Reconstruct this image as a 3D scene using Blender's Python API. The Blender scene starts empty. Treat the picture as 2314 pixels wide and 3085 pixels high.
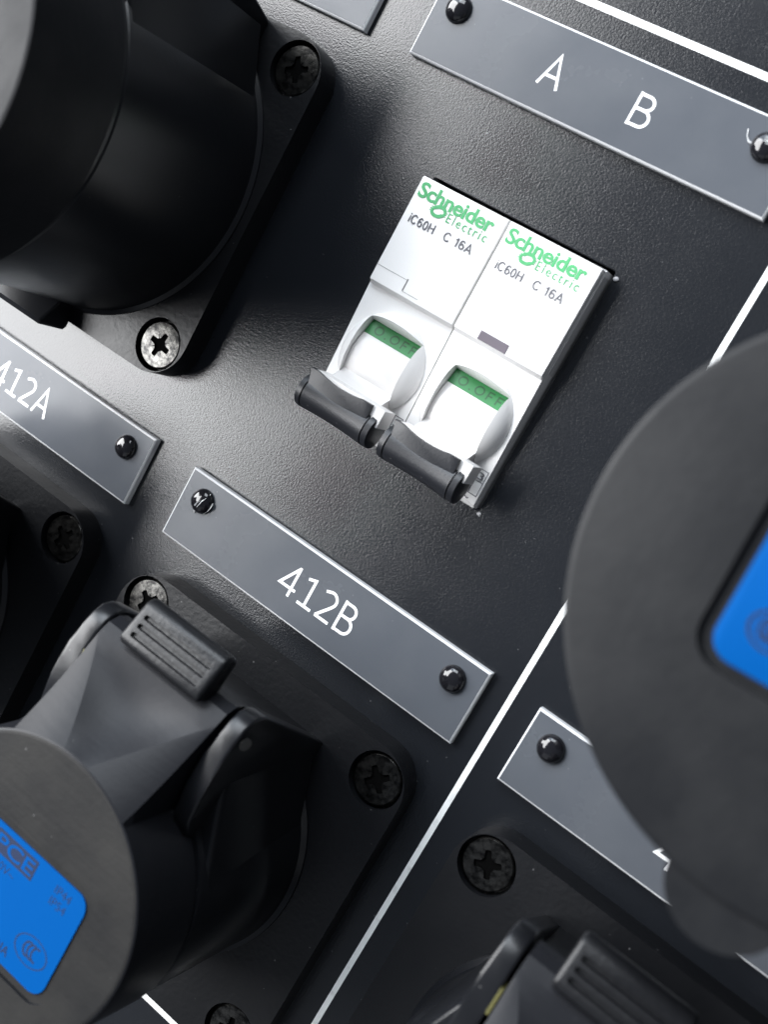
import bpy, bmesh, math, random
from mathutils import Vector, Matrix

random.seed(7)
S = 1.133e-3          # metres per drawing unit (a breaker front is 45 mm = 39.7 units)
scene = bpy.context.scene
C = scene.collection

# ------------------------------------------------------------------ camera
cam_d = bpy.data.cameras.new('camera')
cam = bpy.data.objects.new('camera', cam_d)
C.objects.link(cam)
Rx = Vector((0.77793299, 0.47802866, -0.40780983))      # image right
Ry = Vector((0.51544173, -0.85666912, -0.02092461))     # image down
Rz = Vector((-0.35936065, -0.19392426, -0.91282709))    # view direction
Cp = Vector((96.68705742, 45.54675871, 162.74988924)) * S
m = Matrix((( Rx.x, -Ry.x, -Rz.x, Cp.x),
            ( Rx.y, -Ry.y, -Rz.y, Cp.y),
            ( Rx.z, -Ry.z, -Rz.z, Cp.z),
            (0, 0, 0, 1)))
cam.matrix_world = m
cam_d.sensor_fit = 'HORIZONTAL'
cam_d.sensor_width = 24.0
cam_d.lens = 3487.67 / 2314 * 24.0
cam_d.clip_start = 0.005
cam_d.clip_end = 50
cam_d.dof.use_dof = True
cam_d.dof.focus_distance = 0.2065
cam_d.dof.aperture_fstop = cam_d.lens / 2.2
scene.camera = cam

# ------------------------------------------------------------------ world, lamps, exposure
world = bpy.data.worlds.new('World')
scene.world = world
world.use_nodes = True
bg = world.node_tree.nodes['Background']
bg.inputs[0].default_value = (0.62, 0.70, 0.85, 1)
bg.inputs[1].default_value = 0.19

def area(name, center, target, sx, sy, power, color):
    d = bpy.data.lights.new(name, 'AREA')
    d.shape = 'RECTANGLE'
    d.size = sx * S
    d.size_y = sy * S
    d.energy = power
    d.color = color
    o = bpy.data.objects.new(name, d)
    C.objects.link(o)
    c = Vector(center) * S
    o.location = c
    o.rotation_euler = (Vector(target) * S - c).to_track_quat('-Z', 'Y').to_euler()
    return o

area('window_light', (-660, 90, 545), (0, 90, 0), 860, 720, 46.0, (0.98, 0.987, 1.0))
area('side_fill_light', (-640, 820, 560), (-20, 420, 0), 760, 640, 10.0, (0.76, 0.87, 1.0))  # added bluish fill beside the window, lightens the left breaker
area('room_fill_light', (140, -720, 480), (30, -20, 0), 800, 600, 0.7, (0.92, 0.96, 1.0))
area('far_fill_light', (-160, 820, 620), (20, 20, 0), 600, 480, 11.0, (0.88, 0.94, 1.0))  # added fill from the top side, whitens the breaker fronts

scene.view_settings.view_transform = 'Standard'
scene.view_settings.look = 'None'
scene.view_settings.exposure = 0.0
scene.view_settings.gamma = 1.0
scene.view_settings.use_curve_mapping = False
scene.render.engine = 'CYCLES'
scene.cycles.use_denoising = True
scene.cycles.max_bounces = 8
scene.cycles.glossy_bounces = 5

# ------------------------------------------------------------------ materials
def mat(name, color, rough=0.5, spec=0.5, metal=0.0, bump=None, mottled=None, dust=0.0, rough_var=0.0, coat=0.0, scratches=0.0):
    """bump=(feature size in units, strength); mottled=(second colour, feature size, lo, hi)"""
    mt = bpy.data.materials.new(name)
    mt.use_nodes = True
    nt = mt.node_tree
    N, L = nt.nodes, nt.links
    b = N['Principled BSDF']
    b.inputs['Base Color'].default_value = (*color, 1)
    b.inputs['Roughness'].default_value = rough
    b.inputs['Specular IOR Level'].default_value = spec
    b.inputs['Metallic'].default_value = metal
    b.inputs['Coat Weight'].default_value = coat
    tc = N.new('ShaderNodeTexCoord')
    col = None
    def noise(size, detail=3.0, rgh=0.55):
        n = N.new('ShaderNodeTexNoise')
        n.inputs['Scale'].default_value = 1.0 / (size * S * 1.6)
        n.inputs['Detail'].default_value = detail
        n.inputs['Roughness'].default_value = rgh
        L.new(tc.outputs['Object'], n.inputs['Vector'])
        return n
    def ramp(src, lo, hi, c0, c1):
        r = N.new('ShaderNodeMapRange')
        r.inputs['From Min'].default_value = lo
        r.inputs['From Max'].default_value = hi
        r.inputs['To Min'].default_value = c0
        r.inputs['To Max'].default_value = c1
        L.new(src, r.inputs['Value'])
        return r
    def mix(fac, a, bcol):
        x = N.new('ShaderNodeMix')
        x.data_type = 'RGBA'
        L.new(fac, x.inputs[0])
        if isinstance(a, tuple): x.inputs[6].default_value = (*a, 1)
        else: L.new(a, x.inputs[6])
        x.inputs[7].default_value = (*bcol, 1)
        return x.outputs[2]
    if mottled:
        c2, size, lo, hi = mottled
        n = noise(size, 5.0, 0.6)
        col = mix(ramp(n.outputs['Fac'], lo, hi, 0, 1).outputs[0], color, c2)
    if dust > 0:
        v = N.new('ShaderNodeTexVoronoi')
        v.inputs['Scale'].default_value = 1.0 / (2.6 * S)
        L.new(tc.outputs['Object'], v.inputs['Vector'])
        n2 = noise(0.5, 2.0)
        add = N.new('ShaderNodeMath'); add.operation = 'MULTIPLY_ADD'
        L.new(n2.outputs['Fac'], add.inputs[0]); add.inputs[1].default_value = 0.10
        L.new(v.outputs['Distance'], add.inputs[2])
        sp = ramp(add.outputs[0], 0.075, 0.095, dust, 0.0)
        col = mix(sp.outputs[0], col if col is not None else color, (0.55, 0.55, 0.55))
    if col is not None:
        L.new(col, b.inputs['Base Color'])
    if rough_var > 0:
        n = noise(6.0, 4.0)
        L.new(ramp(n.outputs['Fac'], 0.3, 0.7, rough - rough_var, rough + rough_var).outputs[0], b.inputs['Roughness'])
    prev = None
    if bump:
        layers = bump if isinstance(bump[0], tuple) else (bump,)
        for size, st in layers:
            n = noise(size, 2.5, 0.5)
            bp = N.new('ShaderNodeBump')
            bp.inputs['Strength'].default_value = 1.0
            bp.inputs['Distance'].default_value = st * S
            L.new(n.outputs['Fac'], bp.inputs['Height'])
            if prev is not None: L.new(prev.outputs[0], bp.inputs['Normal'])
            prev = bp
    if scratches > 0:
        mp = N.new('ShaderNodeMapping')
        mp.inputs['Rotation'].default_value = (0, 0, 0.9)
        mp.inputs['Scale'].default_value = (1, 14, 1)
        L.new(tc.outputs['Object'], mp.inputs['Vector'])
        n = N.new('ShaderNodeTexNoise')
        n.inputs['Scale'].default_value = 1.0 / (14 * S)
        n.inputs['Detail'].default_value = 4
        L.new(mp.outputs[0], n.inputs['Vector'])
        bp = N.new('ShaderNodeBump')
        bp.inputs['Distance'].default_value = scratches * S
        L.new(n.outputs['Fac'], bp.inputs['Height'])
        if prev is not None: L.new(prev.outputs[0], bp.inputs['Normal'])
        prev = bp
    if prev is not None:
        L.new(prev.outputs[0], b.inputs['Normal'])
    return mt

M = {}
M['panel'] = mat('black_powder_coat', (0.0082, 0.0094, 0.0118), 0.21, 0.44, bump=((0.15, 0.026), (0.26, 0.024)), dust=0.10, rough_var=0.015)
M['paint'] = mat('white_line_paint', (0.80, 0.81, 0.80), 0.5, 0.4, mottled=((0.55, 0.55, 0.54), 1.6, 0.56, 0.74), bump=(0.25, 0.02))
M['plate_face'] = mat('grey_engraving_laminate', (0.071, 0.078, 0.090), 0.24, 0.21, dust=0.16, bump=(3.0, 0.006), rough_var=0.05, mottled=((0.082, 0.089, 0.100), 7.0, 0.45, 0.75))
M['plate_core'] = mat('white_laminate_core', (0.62, 0.63, 0.64), 0.5, 0.4)
M['engraving'] = mat('white_engraving', (0.86, 0.88, 0.88), 0.5, 0.4)
M['rivet'] = mat('gloss_black_rivet', (0.008, 0.008, 0.010), 0.10, 0.5, bump=(0.9, 0.035))
M['rubber'] = mat('black_moulded_plastic', (0.0058, 0.0062, 0.0074), 0.38, 0.30, bump=((0.5, 0.05),), dust=0.15, rough_var=0.05)
M['satin'] = mat('satin_black_plastic', (0.006, 0.0065, 0.008), 0.30, 0.34, bump=(0.6, 0.012), dust=0.1)
M['ear'] = mat('polished_black_plastic', (0.0065, 0.007, 0.0085), 0.29, 0.36, bump=(0.6, 0.01), dust=0.1)
M['lid'] = mat('scuffed_dark_grey_plastic', (0.0115, 0.0115, 0.0118), 0.56, 0.15, bump=((0.45, 0.03),), mottled=((0.021, 0.0203, 0.0192), 9.0, 0.42, 0.72), dust=0.2, rough_var=0.06, scratches=0.05)
M['strap'] = mat('smooth_sky_tinted_plastic', (0.0100, 0.0106, 0.0128), 0.37, 0.14, bump=((0.45, 0.012),), dust=0.12, scratches=0.02)  # smoother than the lid top; bluish skylight is put into its colour
M['lid_big'] = mat('dusty_dark_grey_plastic', (0.0056, 0.0062, 0.0076), 0.54, 0.20, bump=(0.6, 0.03), mottled=((0.0135, 0.0140, 0.0150), 10.0, 0.4, 0.7), rough_var=0.06)
M['label_blue'] = mat('blue_label_film', (0.0005, 0.054, 0.208), 0.5, 0.03, bump=(2.0, 0.01))
M['label_ink'] = mat('dark_label_ink', (0.012, 0.020, 0.048), 0.5, 0.2)
M['gloss_black'] = mat('smooth_black_recess', (0.010, 0.010, 0.012), 0.3, 0.5)
M['screw'] = mat('blackened_zinc', (0.090, 0.088, 0.083), 0.25, 0.5, metal=0.95, bump=((0.4, 0.018),), mottled=((0.018, 0.018, 0.018), 0.7, 0.38, 0.62))
M['slot'] = mat('dark_screw_slot', (0.002, 0.002, 0.002), 0.9, 0.02)
M['white'] = mat('white_housing_plastic', (0.755, 0.745, 0.735), 0.42, 0.45, bump=(0.5, 0.008))
M['white_drum'] = mat('white_drum_plastic', (0.72, 0.70, 0.685), 0.45, 0.45)
M['green'] = mat('green_band', (0.009, 0.155, 0.034), 0.45, 0.4)
M['green_dark'] = mat('green_embossing', (0.0035, 0.066, 0.015), 0.45, 0.4)
M['handle'] = mat('graphite_handle_plastic', (0.0105, 0.0115, 0.015), 0.42, 0.5, bump=((0.2, 0.02),), dust=0.2)
M['print_green'] = mat('green_print', (0.055, 0.34, 0.125), 0.5, 0.4)
M['print_grey'] = mat('grey_print', (0.10, 0.10, 0.115), 0.5, 0.4)
M['window'] = mat('clear_window_reflection_grey', (0.16, 0.14, 0.16), 0.12, 0.5)  # clear plastic; the reflection in it is painted as this grey
M['gap_line'] = mat('grey_gap_line', (0.16, 0.16, 0.16), 0.6, 0.3)  # thin grey lines of the cover seam and window edge
M['pin'] = mat('dull_steel_pin', (0.30, 0.29, 0.27), 0.5, 0.5, metal=0.8)
M['brass'] = mat('yellow_seal_strip', (0.085, 0.080, 0.028), 0.5, 0.3)
M['crumb'] = mat('white_plastic_crumb', (0.34, 0.34, 0.35), 0.6, 0.3)
M['cavity'] = mat('dark_light_block', (0.008, 0.008, 0.008), 0.7, 0.3)

# ------------------------------------------------------------------ mesh helpers (all lengths in drawing units)
def new_bm():
    return bmesh.new()

def finish(bm, name, material, parent=None, loc=(0, 0, 0), rotz=0.0, angle=35.0, recalc=True):
    if recalc:
        bmesh.ops.recalc_face_normals(bm, faces=bm.faces[:])
    lim = math.radians(angle)
    for f in bm.faces: f.smooth = True
    for e in bm.edges:
        if len(e.link_faces) == 2:
            e.smooth = e.calc_face_angle(0.0) < lim
        else:
            e.smooth = False
    for v in bm.verts: v.co *= S
    me = bpy.data.meshes.new(name)
    bm.to_mesh(me)
    bm.free()
    me.materials.append(M[material])
    return link(me, name, parent, loc, rotz)

def link(me, name, parent=None, loc=(0, 0, 0), rotz=0.0):
    o = bpy.data.objects.new(name, me)
    C.objects.link(o)
    o.location = Vector(loc) * S
    o.rotation_euler = (0, 0, rotz)
    if parent: o.parent = parent
    return o

def empty(name, loc, label, cat, group=None, rotz=0.0):
    o = bpy.data.objects.new(name, None)
    o.empty_display_size = 0.005
    C.objects.link(o)
    o.location = Vector(loc) * S
    o.rotation_euler = (0, 0, rotz)
    tag(o, label, cat, group)
    return o

def tag(o, label, cat, group=None):
    o['label'] = label
    o['category'] = cat
    if group: o['group'] = group
    return o

def copy_tree(o, parent=None):
    c = o.copy()
    C.objects.link(c)
    if parent: c.parent = parent
    for ch in list(o.children): copy_tree(ch, c)
    return c

def prism(bm, pts, z0, z1, bevel_top=0.0, segs=2, bevel_bottom=0.0):
    """closed outline (ccw, xy) extruded from z0 to z1"""
    lo = [bm.verts.new((x, y, z0)) for x, y in pts]
    hi = [bm.verts.new((x, y, z1)) for x, y in pts]
    n = len(pts)
    fb = bm.faces.new(lo[::-1])
    ft = bm.faces.new(hi)
    for i in range(n):
        bm.faces.new((lo[i], lo[(i + 1) % n], hi[(i + 1) % n], hi[i]))
    if bevel_top > 0:
        bmesh.ops.bevel(bm, geom=list(ft.edges), offset=bevel_top, segments=segs, affect='EDGES', profile=0.5)
    if bevel_bottom > 0:
        bmesh.ops.bevel(bm, geom=list(fb.edges), offset=bevel_bottom, segments=segs, affect='EDGES', profile=0.5)

def prism_x(bm, pts, x0, x1, bevel=0.0, segs=2):
    """closed outline in (y,z) extruded along x"""
    a = [bm.verts.new((x0, y, z)) for y, z in pts]
    b = [bm.verts.new((x1, y, z)) for y, z in pts]
    n = len(pts)
    f0 = bm.faces.new(a[::-1])
    f1 = bm.faces.new(b)
    for i in range(n):
        bm.faces.new((a[i], a[(i + 1) % n], b[(i + 1) % n], b[i]))
    if bevel > 0:
        bmesh.ops.bevel(bm, geom=list(f0.edges) + list(f1.edges), offset=bevel, segments=segs, affect='EDGES', profile=0.5)

def box(bm, x0, x1, y0, y1, z0, z1, bevel=0.0, segs=2):
    r = bmesh.ops.create_cube(bm, size=1.0)
    for v in r['verts']:
        v.co = ((x0 + x1) / 2 + v.co.x * (x1 - x0), (y0 + y1) / 2 + v.co.y * (y1 - y0), (z0 + z1) / 2 + v.co.z * (z1 - z0))
    if bevel > 0:
        es = list({e for v in r['verts'] for e in v.link_edges})
        bmesh.ops.bevel(bm, geom=es, offset=bevel, segments=segs, affect='EDGES', profile=0.5)

def lathe(bm, prof, n=64, cx=0.0, cy=0.0, cap_bottom=True, cap_top=True):
    rings = []
    for r, z in prof:
        if r < 1e-6:
            rings.append([bm.verts.new((cx, cy, z))])
        else:
            rings.append([bm.verts.new((cx + r * math.cos(2 * math.pi * i / n), cy + r * math.sin(2 * math.pi * i / n), z)) for i in range(n)])
    for a, b in zip(rings, rings[1:]):
        for i in range(n):
            j = (i + 1) % n
            if len(a) == 1 and len(b) == 1: continue
            if len(a) == 1: bm.faces.new((a[0], b[j], b[i]))
            elif len(b) == 1: bm.faces.new((a[i], a[j], b[0]))
            else: bm.faces.new((a[i], a[j], b[j], b[i]))
    if cap_bottom and len(rings[0]) > 1: bm.faces.new(rings[0][::-1])
    if cap_top and len(rings[-1]) > 1: bm.faces.new(rings[-1])

def round_rect(x0, x1, y0, y1, r, n=8):
    pts = []
    for cx, cy, a0 in ((x1 - r, y1 - r, 0), (x0 + r, y1 - r, 90), (x0 + r, y0 + r, 180), (x1 - r, y0 + r, 270)):
        for i in range(n + 1):
            a = math.radians(a0 + 90 * i / n)
            pts.append((cx + r * math.cos(a), cy + r * math.sin(a)))
    return pts

def boolean(bm, cutters, op='DIFFERENCE'):
    """apply boolean cutters (bmeshes, in units) to bm and return a new bmesh"""
    bmesh.ops.recalc_face_normals(bm, faces=bm.faces[:])
    me = bpy.data.meshes.new('tmp')
    bm.to_mesh(me); bm.free()
    o = bpy.data.objects.new('tmp', me)
    C.objects.link(o)
    temps = []
    for cb in cutters:
        bmesh.ops.recalc_face_normals(cb, faces=cb.faces[:])
        cm = bpy.data.meshes.new('tmpc')
        cb.to_mesh(cm); cb.free()
        co = bpy.data.objects.new('tmpc', cm)
        C.objects.link(co)
        md = o.modifiers.new('b', 'BOOLEAN')
        md.operation = op
        md.solver = 'EXACT'
        md.object = co
        temps.append((co, cm))
    dg = bpy.context.evaluated_depsgraph_get()
    dg.update()
    out = bmesh.new()
    em = o.evaluated_get(dg).to_mesh()
    out.from_mesh(em)
    o.evaluated_get(dg).to_mesh_clear()
    bpy.data.objects.remove(o); bpy.data.meshes.remove(me)
    for co, cm in temps:
        bpy.data.objects.remove(co); bpy.data.meshes.remove(cm)
    return out

def lettering(body, x0, x1, y0, y1, z, material, parent, bold=0.0, spacing=1.0, thick=0.04, name='lettering', rot=0.0):
    """flat print of a string fitted to the box x0..x1, y0..y1"""
    cu = bpy.data.curves.new('tmpf', 'FONT')
    cu.body = body
    cu.size = 1.0
    cu.offset = bold
    cu.space_character = spacing
    cu.resolution_u = 6
    o = bpy.data.objects.new('tmpf', cu)
    C.objects.link(o)
    dg = bpy.context.evaluated_depsgraph_get()
    dg.update()
    me = bpy.data.meshes.new_from_object(o.evaluated_get(dg))
    bpy.data.objects.remove(o); bpy.data.curves.remove(cu)
    xs = [v.co.x for v in me.vertices]; ys = [v.co.y for v in me.vertices]
    ax, bx, ay, by = min(xs), max(xs), min(ys), max(ys)
    sx = (x1 - x0) / (bx - ax); sy = (y1 - y0) / (by - ay)
    bm = bmesh.new(); bm.from_mesh(me); bpy.data.meshes.remove(me)
    mx, my = (x0 + x1) / 2, (y0 + y1) / 2
    for v in bm.verts:
        x = x0 + (v.co.x - ax) * sx - mx; y = y0 + (v.co.y - ay) * sy - my
        v.co = (x, y, 0)
    bmesh.ops.remove_doubles(bm, verts=bm.verts[:], dist=1e-5)
    r = bmesh.ops.extrude_face_region(bm, geom=bm.faces[:])
    for g in r['geom']:
        if isinstance(g, bmesh.types.BMVert): g.co.z += thick
    return finish(bm, name, material, parent, (mx, my, z), rot)

def _arc(cx, cy, rx, ry, a0, a1, n=14):
    return [(cx + rx * math.cos(math.radians(a0 + (a1 - a0) * i / n)), cy + ry * math.sin(math.radians(a0 + (a1 - a0) * i / n))) for i in range(n + 1)]
GLYPH = {
    '4': (0.62, [[(0.60, 0.265), (0.0, 0.265), (0.44, 0.97)], [(0.44, 0.0), (0.44, 1.0)]]),
    '1': (0.56, [[(0.05, 0.855), (0.305, 0.93), (0.305, 0.05)], [(0.04, 0.05), (0.56, 0.05)]]),
    '2': (0.56, [[(0.03, 0.865)] + _arc(0.265, 0.705, 0.225, 0.235, 115, -25, 12) + [(0.40, 0.50), (0.05, 0.06)], [(0.03, 0.05), (0.55, 0.05)]]),
    '3': (0.56, [[(0.04, 0.90)] + _arc(0.27, 0.735, 0.22, 0.205, 100, -90, 12) + [(0.15, 0.53)], [(0.27, 0.53)] + _arc(0.27, 0.29, 0.25, 0.24, 90, -100, 12) + [(0.03, 0.09)]]),
    'A': (0.70, [[(0.03, 0.0), (0.35, 0.97), (0.67, 0.0)], [(0.14, 0.32), (0.56, 0.32)]]),
    'B': (0.60, [[(0.06, 0.0), (0.06, 1.0)], [(0.06, 0.945), (0.30, 0.945)] + _arc(0.31, 0.74, 0.19, 0.205, 85, -90, 12) + [(0.06, 0.535)], [(0.06, 0.53), (0.34, 0.53)] + _arc(0.34, 0.2925, 0.215, 0.2375, 85, -90, 12) + [(0.06, 0.055)]]),
    'i': (0.12, [[(0.06, 0.0), (0.06, 0.72)], [(0.06, 0.88), (0.06, 1.0)]]),
    'C': (0.74, [_arc(0.37, 0.5, 0.32, 0.45, 38, 322, 26)]),
    '6': (0.56, [[(0.49, 0.82)] + _arc(0.28, 0.52, 0.225, 0.425, 65, 190, 12) + [(0.06, 0.33)], _arc(0.28, 0.31, 0.22, 0.26, 0, 360, 24)]),
    '0': (0.56, [_arc(0.28, 0.5, 0.22, 0.45, 0, 360, 28)]),
    'H': (0.72, [[(0.07, 0.0), (0.07, 1.0)], [(0.65, 0.0), (0.65, 1.0)], [(0.07, 0.52), (0.65, 0.52)]]),
    'l': (0.42, [[(0.06, 0.74), (0.22, 0.80), (0.29, 0.98)], [(0.29, 0.0), (0.29, 1.0)]]),
    ' ': (0.22, []),
    'O': (0.92, [_arc(0.46, 0.5, 0.42, 0.45, 0, 360, 28)]),
    '.': (0.16, [[(0.0, 0.06), (0.16, 0.06)]]),
    'F': (0.62, [[(0.07, 0.0), (0.07, 1.0)], [(0.07, 0.94), (0.60, 0.94)], [(0.07, 0.5), (0.52, 0.5)]]),
}
def strokes(body, x0, x1, y0, y1, z, material, parent, w=0.12, gap=0.14, thick=0.03, name='lettering'):
    """engraver's single-line lettering: each stroke is a ribbon of constant width"""
    bm = new_bm()
    pen = 0.0; out = []
    for ch in body:
        adv, sts = GLYPH[ch]
        for st in sts: out.append([(pen + x, y) for x, y in st])
        pen += adv + gap
    tot = pen - gap
    sx, sy = (x1 - x0) / tot, (y1 - y0)
    mx, my = (x0 + x1) / 2, (y0 + y1) / 2
    hw = w * sy / 2
    lvl = 0
    for st in out:
        P = [Vector((x0 + x * sx - mx, y0 + y * sy - my)) for x, y in st]
        zz = thick + 0.004 * (lvl % 4); lvl += 1
        Lv, Rv = [], []
        for i, p in enumerate(P):
            d0 = (p - P[i - 1]).normalized() if i else None
            d1 = (P[i + 1] - p).normalized() if i < len(P) - 1 else None
            if d0 is None: d0 = d1
            if d1 is None: d1 = d0
            n0 = Vector((-d0.y, d0.x)); n1 = Vector((-d1.y, d1.x))
            mn = (n0 + n1)
            mn = mn.normalized() if mn.length > 1e-4 else n0
            k = min(1.0 / max(mn.dot(n0), 0.35), 2.2)
            Lv.append(p + mn * hw * k); Rv.append(p - mn * hw * k)
        tv = [(bm.verts.new((a.x, a.y, zz)), bm.verts.new((b.x, b.y, zz))) for a, b in zip(Lv, Rv)]
        for a, b in zip(tv, tv[1:]): bm.faces.new((a[0], a[1], b[1], b[0]))
    for f in bm.faces:
        f.normal_update()
        if f.normal.z < 0: f.normal_flip()
    return finish(bm, name, material, parent, (mx, my, z), recalc=False)

# ------------------------------------------------------------------ the panel
CUT = (13.05, 45.75, 18.9, 58.75)
bm = new_bm()
box(bm, -260, 320, -300, 300, -2.0, 0.0)
cb = new_bm(); prism(cb, round_rect(*CUT, 0.5, 4), -5, 5)
bm = boolean(bm, [cb])
panel = finish(bm, 'panel', 'panel')
panel['kind'] = 'structure'
panel['label'] = 'black textured powder coated metal front panel'
bm = new_bm(); box(bm, -20, 80, -10, 90, -42, -40)
finish(bm, 'light_block_backing', 'cavity', panel)  # unseen plate added to stop world light leaking through the cut-out
def painted(x0, x1, y0, y1, n):
    bm = new_bm()
    v = [bm.verts.new(p) for p in ((x0, y0, 0.03), (x1, y0, 0.03), (x1, y1, 0.03), (x0, y1, 0.03))]
    bm.faces.new(v)
    o = finish(bm, 'painted_line', 'paint', panel)
    o['label'] = n
painted(63.86, 64.78, -81.4, 90.78, 'white painted line running down between the sockets')
painted(-180, 63.80, 89.75, 90.78, 'white painted line above the nameplate row')
painted(-180, 63.80, -81.4, -80.4, 'white painted line below the lower sockets')
painted(64.83, 250, 89.75, 90.78, 'white painted line above the nameplate row')

# ------------------------------------------------------------------ nameplates
def rivet_mesh():
    bm = new_bm()
    lathe(bm, [(2.12, -0.4), (2.12, 0.05), (2.08, 0.35), (1.9, 0.75), (1.55, 1.08), (1.1, 1.30), (0.55, 1.43), (0.0, 1.47)], 40)
    return bm
rv = finish(rivet_mesh(), 'rivet', 'rivet')
RIVET = rv.data
bpy.data.objects.remove(rv)
PH = 12.52
def plate_meshes():
    bm = new_bm(); prism(bm, [(0, -PH), (60.3, -PH), (60.3, 0), (0, 0)], 0.02, 1.42, 0.22, 1)
    a = finish(bm, 'core', 'plate_core'); ma = a.data; bpy.data.objects.remove(a)
    i = 0.30
    bm = new_bm(); prism(bm, [(i, -PH + i), (60.3 - i, -PH + i), (60.3 - i, -i), (i, -i)], 1.38, 1.47)
    b = finish(bm, 'face', 'plate_face'); mb = b.data; bpy.data.objects.remove(b)
    return ma, mb
PM = plate_meshes()
def plate(x, y, label, texts, rivets=((4.4, -4.0), (55.7, -4.0))):
    t = empty('nameplate', (x, y, 0), label, 'nameplate', 'nameplates riveted to the panel')
    link(PM[0], 'core', t); link(PM[1], 'face', t)
    rs = [link(RIVET, 'rivet', t, (rx, ry, 1.45), random.uniform(0, 6)) for rx, ry in rivets]
    for body, x0, x1, y0, y1, bold in texts:
        strokes(body, x0, x1, y0, y1, 1.455, 'engraving', t, bold)
    return t, rs
YT = 85.66
plate(-69.3, YT, 'grey nameplate cut off by the top edge, left of the A B plate', [])
pAB, rAB = plate(0, YT, 'grey nameplate engraved A B above the white breakers',
     [('A', 21.15, 24.75, 76.95 - YT, 81.75 - YT, 0.086), ('B', 36.2, 39.5, 76.95 - YT, 81.75 - YT, 0.086)])
plate(-69.3, 0, 'grey nameplate engraved 412A at the left edge', [('412A', -45.9 + 69.3, -31.6 + 69.3, -8.7, -3.55, 0.089)])
pB, rB = plate(0, 0, 'grey nameplate engraved 412B below the white breakers', [('412B', 23.4, 38.0, -8.75, -3.55, 0.089)])
plate(68.86, 0, 'grey nameplate half hidden under the large round lid on the right', [('413A', 23.8, 38.4, -8.75, -3.55, 0.089)])
# swarf and sealant left on two rivets
def wisp(name, pts, r, parent, loc, material='crumb'):
    bm = new_bm()
    rings = []
    for k, p in enumerate(pts):
        rr = r * (0.35 + 0.9 * math.sin(math.pi * (k + 0.6) / (len(pts) + 0.2))) * random.uniform(0.7, 1.2)
        rings.append([bm.verts.new((p[0] + rr * math.cos(a), p[1] + rr * math.sin(a), p[2] + rr * 0.5 * math.sin(a * 2 + 1))) for a in (0, 1.57, 3.14, 4.71)])
    for a, b in zip(rings, rings[1:]):
        for i in range(4): bm.faces.new((a[i], a[(i + 1) % 4], b[(i + 1) % 4], b[i]))
    bm.faces.new(rings[0]); bm.faces.new(rings[-1])
    return finish(bm, name, material, parent, loc)
M['swarf'] = mat('clear_swarf', (0.42, 0.43, 0.44), 0.25, 0.5)
wisp('swarf', [(0.9, 1.8, 0.5), (0.7, 1.0, 1.15), (0.4, 0.2, 1.45), (0.0, -0.8, 1.35), (-0.3, -1.7, 0.7), (-0.5, -2.4, 0.1)], 0.26, pB, (4.4, -4.0, 1.45), 'swarf')
wisp('swarf', [(2.0, 0.6, 0.4), (1.9, 0.0, 0.6), (1.7, -0.7, 0.5), (1.3, -1.5, 0.3)], 0.28, pB, (4.4, -4.0, 1.45), 'swarf')
wisp('swarf', [(-3.4, 1.2, 0.1), (-3.1, 0.4, 0.12), (-2.5, -0.2, 0.15), (-1.9, -0.3, 0.4), (-1.0, -0.2, 1.2), (0.3, 0.2, 1.5), (1.6, 0.8, 1.0)], 0.13, pAB, (55.7, -4.0, 1.45), 'swarf')
wisp('swarf', [(-1.0, 0.1, 1.15), (0.0, 0.5, 1.45), (1.0, 0.9, 1.3), (1.8, 1.0, 0.8)], 0.30, pAB, (55.7, -4.0, 1.45), 'swarf')

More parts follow.
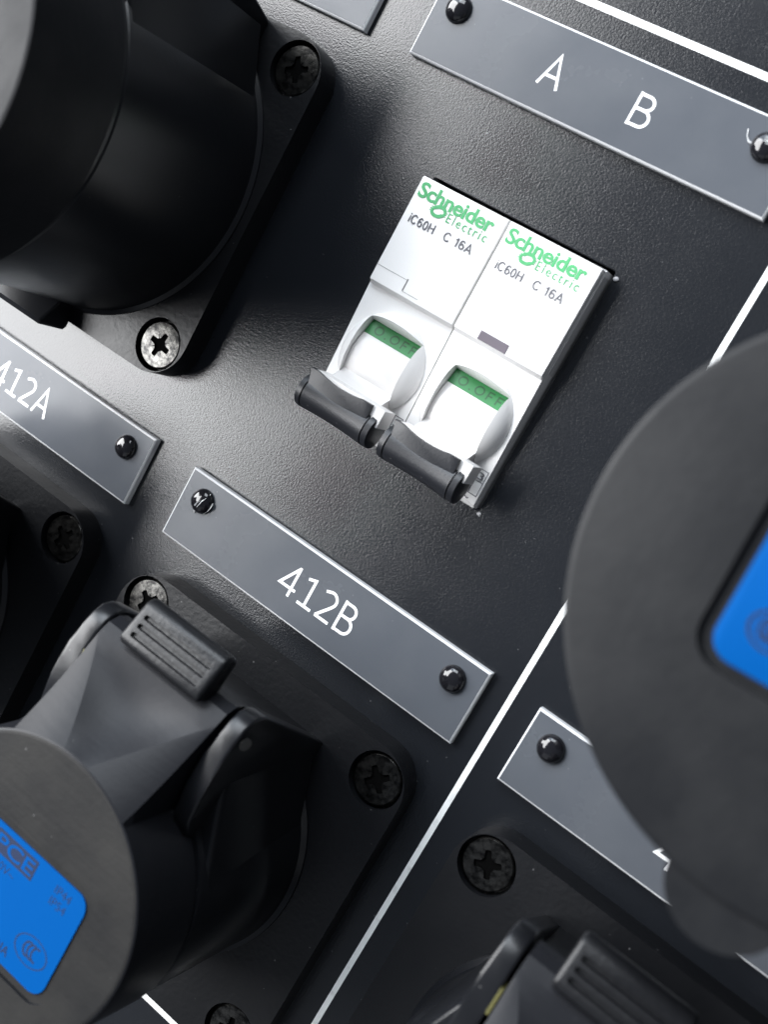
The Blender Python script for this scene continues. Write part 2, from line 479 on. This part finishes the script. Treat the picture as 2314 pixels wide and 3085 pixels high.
# ------------------------------------------------------------------ circuit breakers
BW = 15.82
def make_breaker():
    t = empty('circuit_breaker', (0, 0, 0), 'x', 'circuit breaker', 'white circuit breakers side by side')
    h = BW / 2
    # housing: side profile in (y,z), y measured from the bottom of the cut-out
    bm = new_bm()
    prism_x(bm, [(0.15, -36), (39.0, -36), (39.0, 1.9), (38.7, 2.4), (21.5, 3.1), (0.75, 1.75), (0.15, 1.2)], -h, h, 0.12, 2)
    # dome around the toggle
    dome = new_bm()
    bmesh.ops.create_uvsphere(dome, u_segments=64, v_segments=40, radius=1.0)
    for v in dome.verts: v.co = (v.co.x * 7.35, 11.8 + v.co.y * 7.6, 1.9 + v.co.z * 4.5)
    bm = boolean(bm, [dome], 'UNION')
    slot = new_bm()
    prism_x(slot, [(20.0, 12), (18.4, 5.2), (17.5, 3.9), (16.7, 2.0), (16.7, -3), (4.0, -3), (3.2, 2.0), (2.4, 12)], -4.95, 4.95)
    trim1 = new_bm(); box(trim1, h - 0.02, h + 4, -5, 45, -40, 20)
    trim2 = new_bm(); box(trim2, -h - 4, -h + 0.02, -5, 45, -40, 20)
    bm = boolean(bm, [slot, trim1, trim2])
    finish(bm, 'housing', 'white', t, angle=28)
    # hinged front cover
    bm = new_bm()
    prism_x(bm, [(21.15, 2.6), (21.15, 2.85), (21.9, 4.05), (38.6, 4.15), (38.85, 3.85), (38.85, 2.2)], -h + 0.12, h - 0.06, 0.16, 2)
    cover = finish(bm, 'front_cover', 'white', t, angle=28)
    bm = new_bm()
    box(bm, h - 0.05, h + 0.03, 22.5, 38.2, -3, 2.2, 0.02, 1)
    finish(bm, 'side_label', 'white', t)
    # rotating drum: the white barrel, with the green band at its top end
    bm = new_bm()
    pts = [(14.4, 3.05), (13.2, 3.75), (11.8, 4.15), (10.2, 4.15), (8.9, 3.8), (8.2, 3.45), (7.6, 3.9), (6.6, 5.6), (5.6, 7.4), (4.2, 7.4), (4.2, -2), (14.4, -2)]
    prism_x(bm, pts, -4.85, 4.85, 0.05, 1)
    finish(bm, 'drum', 'white_drum', t, angle=50)
    bm = new_bm()
    prism_x(bm, [(16.75, 2.05), (14.4, 3.0), (14.4, -2), (16.75, -2)], -4.85, 4.85)
    band = finish(bm, 'green_band', 'green', t)
    # OFF marking embossed on the slope of the band
    e = strokes('O.OFF', -3.3, 4.5, -0.72, 0.72, 0, 'green_dark', band, 0.17, 0.36, 0.05)
    e.location = Vector((0.35, 15.55, 2.50)) * S
    e.rotation_euler = (-math.atan2(0.95, 2.35), 0, 0)
    # white lever core
    bm = new_bm()
    box(bm, -5.9, 7.35, 3.6, 6.45, 5.2, 9.0, 0.15, 2)
    finish(bm, 'lever', 'white_drum', t)
    # black grip: waisted roll with a collar at each end, and a flat thumb plate
    bm = new_bm()
    n = 28
    xs = [(-7.0, 2.2), (-6.85, 2.55), (-5.95, 2.62), (-5.88, 2.38), (-5.76, 2.38), (-5.7, 2.6), (-4.0, 2.5), (-2.0, 2.42), (0, 2.39), (2.0, 2.42), (4.0, 2.5), (5.7, 2.6), (5.76, 2.38), (5.88, 2.38), (5.95, 2.62), (6.85, 2.55), (7.0, 2.2)]
    rings = []
    for x, r in xs:
        rings.append([bm.verts.new((x, 2.75 + 1.04 * r * math.cos(2 * math.pi * i / n), 7.2 + r * 1.08 * math.sin(2 * math.pi * i / n))) for i in range(n)])
    for a, b in zip(rings, rings[1:]):
        for i in range(n): bm.faces.new((a[i], a[(i + 1) % n], b[(i + 1) % n], b[i]))
    bm.faces.new(rings[0]); bm.faces.new(rings[-1][::-1])
    grip = finish(bm, 'grip', 'handle', t, angle=40)
    bm = new_bm()
    front = [(x, 3.0) for x in [5.6 - 1.4 * k for k in range(9)]]
    back = [(-6.3 + 1.4 * k, 6.45 - 0.6 * max(0, 1 - ((-6.3 + 1.4 * k + 0.5) / 4.6) ** 2)) for k in range(9)]
    prism(bm, [(5.3, 6.35)] + front[0:1] + front[1:] + back[0:8], 7.6, 9.62, 0.12, 2)
    for v in bm.verts: v.co.z += (v.co.y - 4.2) * 0.05
    finish(bm, 'thumb_plate', 'handle', t, angle=40)
    # printed marks
    yb = 36.1
    lettering('Schneider', -7.25, 6.25, 35.8, 38.2, 4.16, 'print_green', t, 0.028, 0.96)
    lettering('Electric', -1.05, 6.1, 34.35, 35.75, 4.16, 'print_green', t, 0.0, 1.32)
    # round leaf-like emblem: two hooked strokes
    bm = new_bm()
    for sgn in (1, -1):
        outer, inner = [], []
        for k in range(15):
            a = math.radians(-20 + 190 * k / 14)
            outer.append((1.28 * math.cos(a), 1.0 * math.sin(a)))
            w = 0.50 + 0.12 * math.sin(math.pi * k / 14)
            inner.append((0.72 * math.cos(a) + 0.12, 0.50 * math.sin(a) * 0.9 + 0.02))
        pts = [(sgn * x, sgn * y) for x, y in outer + inner[::-1]]
        prism(bm, pts, 0, 0.04)
    for k in range(3):
        for sgn in (1, -1):
            x = sgn * 1.25; y = sgn * (0.28 - 0.30 * k)
            prism(bm, [(x - 0.22, y - 0.07), (x + 0.22, y - 0.03), (x + 0.2, y + 0.08), (x - 0.24, y + 0.05)], 0, 0.04)
    for v in bm.verts: v.co.x += 0.25 * v.co.y
    finish(bm, 'emblem', 'print_green', t, (-2.75, 35.2, 4.16))
    strokes('iC60H', -6.55, -1.95, 31.9, 33.25, 4.16, 'print_grey', t, 0.16, 0.13)
    strokes('C l6A', -0.1, 4.95, 31.9, 33.25, 4.16, 'print_grey', t, 0.16, 0.13)
    # terminal marks low on the front, right of the grip
    lettering('3', 6.35, 7.25, 4.35, 5.45, 2.16, 'print_grey', t)
    bm = new_bm()
    for x0, x1, y0, y1 in ((6.05, 6.15, 1.9, 5.9), (7.5, 7.6, 1.9, 5.9), (6.05, 7.6, 5.85, 5.95), (6.05, 7.6, 4.0, 4.1), (6.05, 7.6, 1.85, 1.95)):
        box(bm, x0, x1, y0, y1, 0, 0.03)
    for v in bm.verts: v.co.z += 1.78 + (v.co.y - 0.75) * 0.065
    finish(bm, 'terminal_diagram', 'print_grey', t)
    lettering('~', 5.6, 6.6, 0.95, 1.3, 1.79, 'print_grey', t)
    return t

br1 = make_breaker()
br1.location = Vector((21.35, 19.0, 0)) * S
br1['label'] = 'white circuit breaker on the left, nearer the 412A socket, toggle down'
br2 = copy_tree(br1)
br2.location = Vector((37.3, 19.0, 0)) * S
br2['label'] = 'white circuit breaker on the right, with a small clear cover window reflecting grey'
bm = new_bm(); box(bm, -3.6, 1.35, 21.95, 23.35, 4.0, 4.17, 0.05, 1)
finish(bm, 'cover_window', 'window', br2)
bm = new_bm()
box(bm, -7.8, -2.0, 24.25, 24.31, 4.0, 4.10)
box(bm, -2.0, -1.82, 22.6, 24.5, 4.0, 4.12)
box(bm, -1.9, 1.0, 22.5, 22.56, 4.0, 4.11)
finish(bm, 'cover_seam', 'gap_line', br1)
# crumbs of paint at the two right corners of the cut-out
def crumb(x, y, r, label):
    bm = new_bm()
    bmesh.ops.create_icosphere(bm, subdivisions=2, radius=1.0)
    for v in bm.verts:
        k = random.uniform(0.75, 1.2)
        v.co = (v.co.x * r * k * 1.3, v.co.y * r * k, v.co.z * r * 0.6 * k + r * 0.35)
    o = finish(bm, 'paint_crumb', 'crumb', None, (x, y, 0), 0.4)
    tag(o, label, 'crumb', 'paint crumbs at the breaker cut-out')
crumb(46.3, 57.7, 0.34, 'tiny white paint crumb at the top right corner of the breaker cut-out')
crumb(46.05, 18.7, 0.32, 'tiny white paint crumb at the bottom right corner of the breaker cut-out')

# ------------------------------------------------------------------ sockets
FH = 29.5
def screw_mesh():
    bm = new_bm()
    lathe(bm, [(2.0, 1.4), (3.85, 3.2), (4.0, 3.45), (3.98, 3.75), (3.72, 3.95), (2.6, 4.0), (0, 4.03)], 48)
    cr = new_bm()
    pts = []
    for k in range(4):
        a = math.pi / 2 * k
        c, s_ = math.cos(a), math.sin(a)
        for x, y in ((0.78, -0.72), (1.05, -0.52), (2.05, -0.46), (2.12, 0.0), (2.05, 0.46), (1.05, 0.52)):
            pts.append((x * c - y * s_, x * s_ + y * c))
    prism(cr, pts, 2.4, 6)
    bm = boolean(bm, [cr])
    # four fine tick marks between the arms
    o = finish(bm, 'screw', 'screw', angle=30)
    me = o.data; bpy.data.objects.remove(o)
    bm = new_bm()
    prism(bm, [(x * 0.985, y * 0.985) for x, y in pts], 2.42, 3.72)  # near-black plug stands in for the shade inside the cross
    o = finish(bm, 'recess_shade', 'slot'); m2 = o.data; bpy.data.objects.remove(o)
    bm = new_bm()
    for k in range(4):
        a = math.pi / 4 + math.pi / 2 * k
        d = Vector((math.cos(a), math.sin(a), 0)); p = Vector((-d.y, d.x, 0)) * 0.06
        vs = [bm.verts.new(q) for q in (d * 1.0 + p + Vector((0, 0, 4.045)), d * 1.0 - p + Vector((0, 0, 4.045)), d * 1.75 - p * 0.4 + Vector((0, 0, 4.040)), d * 1.75 + p * 0.4 + Vector((0, 0, 4.040)))]
        bm.faces.new(vs)
    o = finish(bm, 'tick_mark', 'slot'); m3 = o.data; bpy.data.objects.remove(o)
    return me, m2, m3
SCREW = screw_mesh()

def flange_mesh():
    bm = new_bm()
    prism(bm, round_rect(-FH, FH, -FH, FH, 6.8, 10), 0.02, 5.0, 0.55, 3)
    cut = []
    for sx in (-1, 1):
        for sy in (-1, 1):
            c = new_bm()
            lathe(c, [(4.45, 2.5), (4.45, 5.5)], 48, sx * 24.3, sy * 24.3)
            cut.append(c)
    return boolean(bm, cut)
o = finish(flange_mesh(), 'flange', 'rubber', angle=30)
FLANGE = o.data; bpy.data.objects.remove(o)

def base_socket(label, rots):
    t = empty('power_socket', (0, 0, 0), label, 'socket')
    link(FLANGE, 'flange', t)
    k = 0
    for sx in (-1, 1):
        for sy in (-1, 1):
            s_ = link(SCREW[0], 'screw', t, (sx * 24.3, sy * 24.3, 0.42), rots[k])
            link(SCREW[1], 'recess_shade', s_)
            link(SCREW[2], 'tick_mark', s_)
            k += 1
    return t

def arc(cx, cy, r, a0, a1, n):
    return [(cx + r * math.cos(math.radians(a0 + (a1 - a0) * i / n)), cy + r * math.sin(math.radians(a0 + (a1 - a0) * i / n))) for i in range(n + 1)]

def hinge(t, hw, inner, y_base, y_ax, z_ax, r, R_body, y_in):
    """two ears with a hinge pin and the wall between them"""
    for sgn in (-1, 1):
        bm = new_bm()
        pts = [(y_in, 4.6), (y_base, 4.6)] + [(y_ax + r * 0.93, z_ax - 2.7), (y_ax + r, z_ax - 1.0), (y_ax + r * 0.93, z_ax + 0.8), (y_ax + r * 0.62, z_ax + 2.2), (y_ax + r * 0.15, z_ax + 3.2), (y_ax - r * 0.5, z_ax + 3.9), (y_ax - r * 1.2, z_ax + 4.25), (y_ax - r * 1.9, z_ax + 4.35), (y_ax - r * 2.9, z_ax + 4.0), (y_ax - r * 3.5, z_ax + 2.6), (y_in, z_ax - 1.5)]
        prism_x(bm, pts, min(sgn * inner, sgn * hw), max(sgn * inner, sgn * hw), 0.45, 3)
        ear = finish(bm, 'hinge_ear', 'ear', t, angle=32)
        bm = new_bm()
        n = 20
        a = [bm.verts.new((sgn * (hw - 0.2), y_ax + 0.95 * math.cos(2 * math.pi * i / n), z_ax + 1.75 * math.sin(2 * math.pi * i / n))) for i in range(n)]
        b = [bm.verts.new((sgn * (hw + 0.08), y_ax + 0.95 * math.cos(2 * math.pi * i / n), z_ax + 1.75 * math.sin(2 * math.pi * i / n))) for i in range(n)]
        for i in range(n): bm.faces.new((a[i], a[(i + 1) % n], b[(i + 1) % n], b[i]))
        bm.faces.new(b); bm.faces.new(a[::-1])
        for v in bm.verts: v.co.y += (v.co.z - z_ax) * 0.3
        finish(bm, 'hinge_pin', 'pin', ear)
        bm = new_bm()
        k = R_body / 21.0
        tri = [(sgn * (hw - 0.15), y_base - 1.0), (sgn * 20.55 * k, 4.6 * k), (sgn * 12.0, 7.0)]
        prism(bm, tri if sgn < 0 else tri[::-1], 6.4, z_ax - 0.6, 1.2, 4)
        finish(bm, 'gusset', 'satin', t, angle=40)
    bm = new_bm()
    yb = y_base + (y_ax - y_base) * 0.45
    prism_x(bm, [(y_in, 4.6), (y_base, 4.6), (yb + 1.2, 20), (yb - 0.5, 24), (y_in, 25)], -inner - 0.1, inner + 0.1, 0.2, 2)
    finish(bm, 'hinge_wall', 'rubber', t)

def transition_lid(R, z_top, z_low, hw, y_ax, z_ax, r_b, c_y, sag, half_deg, flat_deg, nseg=120):
    """round lid whose hinge side runs out into a straight barrel (square-to-round transition)"""
    bm = new_bm()
    K = 10
    rings = []
    top_edge = []
    angs = [2 * math.pi * i / nseg for i in range(nseg)]
    def lower(a):
        d = math.degrees(a)
        off = d - 90
        while off > 180: off -= 360
        return off
    cols = []
    for a in angs:
        off = lower(a)
        x, y = R * math.cos(a), c_y + R * math.sin(a)
        col = [((R - e) * math.cos(a), c_y + (R - e) * math.sin(a), z_top - d) for e, d in ((0.75, 0.0), (0.40, 0.06), (0.14, 0.19))]
        if abs(off) <= half_deg + 1e-6:
            if abs(off) <= flat_deg: bx = -hw * off / flat_deg
            else: bx = -hw * (1 if off > 0 else -1)
            # target on the barrel top line, then round the barrel
            ang0 = 68
            ty, tz = y_ax + r_b * math.cos(math.radians(ang0)), z_ax + r_b * math.sin(math.radians(ang0))
            for k in range(1, K + 1):
                q = k / K
                s_ = math.sin(math.pi * q)
                u = min(1.0, abs(off) / flat_deg)
                sg = sag * (0.45 + 1.3 * (1 - u * u))
                col.append((x + (bx - x) * q, y + (ty - y) * q, z_top - 0.4 + (tz - z_top + 0.4) * q - sg * s_))
            for ang in (40, 10, -20, -60):
                col.append((bx, y_ax + r_b * math.cos(math.radians(ang)), z_ax + r_b * math.sin(math.radians(ang))))
        else:
            for k in range(1, K + 1):
                q = k / K
                col.append((x * (1 + 0.018 * q), c_y + (y - c_y) * (1 + 0.018 * q), z_top - 0.4 + (z_low - z_top + 0.4) * q))
            for _ in range(4):
                col.append((x * 1.018, c_y + (y - c_y) * 1.018, z_low - 0.02 * (_ + 1)))
        cols.append([bm.verts.new(p) for p in col])
    n = len(cols)
    rows = len(cols[0])
    for i in range(n):
        a, b = cols[i], cols[(i + 1) % n]
        for k in range(rows - 1):
            bm.faces.new((a[k], b[k], b[k + 1], a[k + 1]))
    bm.faces.new([c[0] for c in cols])
    bm.faces.new([c[-1] for c in cols][::-1])
    bmesh.ops.remove_doubles(bm, verts=bm.verts[:], dist=1e-4)
    bmesh.ops.dissolve_degenerate(bm, edges=bm.edges[:], dist=1e-4)
    bmesh.ops.recalc_face_normals(bm, faces=bm.faces[:])
    return bm

def make_small_socket():
    t = base_socket('x', (0.2, 0.5, 0.95, 1.2))
    # collar cylinder
    bm = new_bm()
    lathe(bm, [(22.3, 4.7), (22.2, 5.5), (21.5, 6.1), (21.4, 7), (20.85, 32.0), (20.6, 32.6), (20.0, 32.6)], 96)
    finish(bm, 'collar', 'satin', t, angle=32)
    hinge(t, 14.2, 11.4, 23.8, 28.9, 32.2, 4.0, 20.9, 12.5)
    # lid
    bm = transition_lid(20.3, 45.0, 33.0, 10.9, 28.9, 32.2, 3.75, -0.9, 1.1, 30, 6, 240)
    pk = new_bm(); prism(pk, round_rect(-12.6, 12.6, -11.7, 6.3, 3.0), 44.55, 47)
    bm = boolean(bm, [pk])
    lid = finish(bm, 'lid', 'lid', t, angle=9)
    lid.data.materials.append(M['strap'])
    for p in lid.data.polygons:
        if p.normal.z < 0.985: p.material_index = 1
    bm = new_bm(); box(bm, -11.38, -10.98, 23.6, 27.2, 34.0, 36.5, 0.05, 1)
    finish(bm, 'seal_strip', 'brass', t)
    # ribbed thumb tab behind the hinge
    bm = new_bm()
    prism_x(bm, [(31.4, 32.6), (37.2, 31.4), (38.1, 33.2), (37.6, 34.7), (32.3, 37.2), (31.2, 36.6)], -7.2, 7.5, 0.0)
    bmesh.ops.bevel(bm, geom=bm.edges[:], offset=0.7, segments=4, affect='EDGES', profile=0.5)
    cuts = []
    for k in range(3):
        yc = 33.35 + 1.25 * k
        c = new_bm()
        prism(c, round_rect(-5.9, 6.2, yc - 0.34, yc + 0.34, 0.33, 4), -0.6, 3)
        for v in c.verts: v.co.z += 37.2 - (v.co.y - 32.3) * 0.472
        cuts.append(c)
    bm = boolean(bm, cuts)
    finish(bm, 'thumb_tab', 'rubber', lid, angle=30)
    # blue label in its pocket, with its printing
    bm = new_bm()
    prism(bm, round_rect(-11.4, 11.4, -10.5, 5.2, 2.0), 44.54, 44.75, 0.05, 1)
    lab = finish(bm, 'label', 'label_blue', lid)
    z = 44.755
    # maker's logo: a dark bar with the letters left out in blue
    bm = new_bm(); prism(bm, [(-5.2, 1.55), (2.4, 1.55), (2.4, 4.45), (-5.2, 4.45)], z, z + 0.02)
    finish(bm, 'logo_bar', 'label_ink', lab)
    lettering('PCE', -4.75, 2.05, 1.95, 4.05, z + 0.015, 'label_blue', lab, 0.012, 1.0, 0.02)
    lettering('250V~', -4.6, 0.0, -0.35, 0.85, z, 'label_ink', lab, -0.015, 1.0, 0.02)
    lettering('IP44', 6.15, 8.85, 2.8, 4.0, z, 'label_ink', lab, -0.015, 1.0, 0.02)
    lettering('IP54', 6.15, 8.85, 1.05, 2.25, z, 'label_ink', lab, -0.015, 1.0, 0.02)
    lettering('AUSTRIA', -2.4, 4.4, -9.3, -7.9, z, 'label_ink', lab, 0.0, 1.0, 0.02)
    # safety mark: oval ring with three nested hooks
    bm = new_bm()
    n = 40
    for r0, r1 in ((0.94, 1.0),):
        a = [bm.verts.new((2.85 * r0 * math.cos(2 * math.pi * i / n), 2.05 * r0 * math.sin(2 * math.pi * i / n), 0)) for i in range(n)]
        b = [bm.verts.new((2.85 * r1 * math.cos(2 * math.pi * i / n), 2.05 * r1 * math.sin(2 * math.pi * i / n), 0)) for i in range(n)]
        for i in range(n): bm.faces.new((a[i], a[(i + 1) % n], b[(i + 1) % n], b[i]))
    for k in range(3):
        o_, i_ = [], []
        for j in range(13):
            an = math.radians(75 + 210 * j / 12)
            o_.append((-0.45 + 0.72 * k + 0.95 * math.cos(an), 0.05 + 1.15 * math.sin(an)))
            i_.append((-0.45 + 0.72 * k + 0.68 * math.cos(an), 0.05 + 0.88 * math.sin(an)))
        vo = [bm.verts.new((x, y, 0)) for x, y in o_]; vi = [bm.verts.new((x, y, 0)) for x, y in i_]
        for j in range(12): bm.faces.new((vo[j], vo[j + 1], vi[j + 1], vi[j]))
    finish(bm, 'safety_mark', 'label_ink', lab, (7.2, -6.0, z + 0.01), recalc=True)
    return t

def make_big_socket():
    t = base_socket('x', (0.75, 0.35, 0.78, 0.4))
    bm = new_bm()
    lathe(bm, [(28.0, 4.7), (27.9, 5.3), (27.3, 5.9), (27.2, 7), (27.0, 37.8), (27.35, 38.2), (27.35, 38.9), (27.1, 39.1), (27.1, 39.5), (27.35, 39.7), (27.3, 40.5), (26.6, 40.8)], 128)
    finish(bm, 'collar', 'satin', t, angle=32)
    hinge(t, 16.0, 12.8, 29.0, 33.5, 40.0, 4.5, 26.9, 14.0)
    # lid with its lifting lobe at the bottom
    bm = transition_lid(27.6, 57.0, 40.9, 12.4, 33.5, 40.0, 4.2, -0.4, 1.2, 26, 5, 144)
    lobe = new_bm()
    pts = arc(0.1, -26.6, 5.75, 180, 360, 28)
    pts += [(5.85, -22), (-5.65, -22)]
    prism(lobe, pts, 49.5, 56.6, 0.5, 3, 0.6)
    bm = boolean(bm, [lobe], 'UNION')
    pk = new_bm(); prism(pk, round_rect(-13.4, 13.4, -10.3, 9.0, 3.4), 56.2, 60)
    gr = new_bm()
    lathe(gr, [(27.35, 49.9), (29.5, 49.9), (29.5, 50.25), (27.35, 50.25)], 144, 0, -0.4, False, False)
    bm = boolean(bm, [pk])
    lid = finish(bm, 'lid', 'lid_big', t, angle=22)
    bm = new_bm()
    lathe(bm, [(27.5, 49.95), (27.78, 50.0), (27.78, 50.35), (27.5, 50.4)], 144, 0, -0.4, False, False)
    for v in list(bm.verts):
        if v.co.y > 20: v.co.z = 49.0; v.co.x *= 0.8; v.co.y *= 0.8
    finish(bm, 'seam_ring', 'gloss_black', lid)
    bm = new_bm()
    prism(bm, round_rect(-12.0, 12.0, -9.2, 7.8, 2.4), 56.15, 56.75, 0.08, 2)
    lab = finish(bm, 'label', 'label_blue', lid)
    z = 56.755
    bm = new_bm()
    n = 40
    for a0, b0, r0 in ((2.3, 1.9, 0.86),):
        a = [bm.verts.new((a0 * r0 * math.cos(2 * math.pi * i / n), b0 * r0 * math.sin(2 * math.pi * i / n), 0)) for i in range(n)]
        b = [bm.verts.new((a0 * math.cos(2 * math.pi * i / n), b0 * math.sin(2 * math.pi * i / n), 0)) for i in range(n)]
        for i in range(n): bm.faces.new((a[i], a[(i + 1) % n], b[(i + 1) % n], b[i]))
    for k in range(3):
        o_, i_ = [], []
        for j in range(13):
            an = math.radians(75 + 210 * j / 12)
            o_.append((-0.45 + 0.6 * k + 0.95 * math.cos(an), 0.05 + 1.15 * math.sin(an)))
            i_.append((-0.45 + 0.6 * k + 0.62 * math.cos(an), 0.05 + 0.82 * math.sin(an)))
        vo = [bm.verts.new((x, y, 0)) for x, y in o_]; vi = [bm.verts.new((x, y, 0)) for x, y in i_]
        for j in range(12): bm.faces.new((vo[j], vo[j + 1], vi[j + 1], vi[j]))
    finish(bm, 'safety_mark', 'label_ink', lab, (-7.6, -4.9, z + 0.01))
    # catch at the foot of the collar
    bm = new_bm()
    prism_x(bm, [(-24.0, 4.6), (-24.0, 7.2), (-30.4, 11.6), (-31.3, 11.0), (-31.3, 5.2), (-30.6, 4.6)], -6.0, 6.0, 0.5, 3)
    finish(bm, 'catch', 'satin', t, angle=50)
    return t

small = make_small_socket()
big = make_big_socket()
small['group'] = big['group'] = 'black flanged power sockets on the panel'
def place(o, x, y, label, lid_turn=0.0, screw_rots=None):
    o.location = Vector((x, y, 0)) * S
    o['label'] = label
    k = 0
    for ch in o.children:
        if ch.name.startswith('screw') and screw_rots:
            ch.rotation_euler = (0, 0, screw_rots[k]); k += 1
        if ch.name.startswith('lid'): ch.rotation_euler = (0, 0, lid_turn)
    return o
sB = small
sA = copy_tree(small); sC = copy_tree(small)
uA = big
uC = copy_tree(big)
place(sB, 30.0, -47.0, 'black power socket below the 412B plate, blue label on its round lid', 0, (0.5, 0.95, 0.3, 0.75))
place(sA, -39.0, -47.0, 'black power socket below the 412A plate, only its dark corner in view', 0, (0.2, 0.7, 0.3, 1.0))
place(sC, 99.0, -47.0, 'black power socket at the bottom right corner, mostly cut off', 0, (0.3, 0.47, 0.3, 0.6))
place(uA, -39.0, 38.8, 'large black power socket at the top left, with one bright screw', 0, (0.75, 0.35, -0.17, 0.4))
place(uC, 99.6, 38.4, 'large black power socket at the right edge, wide lid with blue label', math.radians(2.5), (0.75, 0.35, 0.80, 0.4))
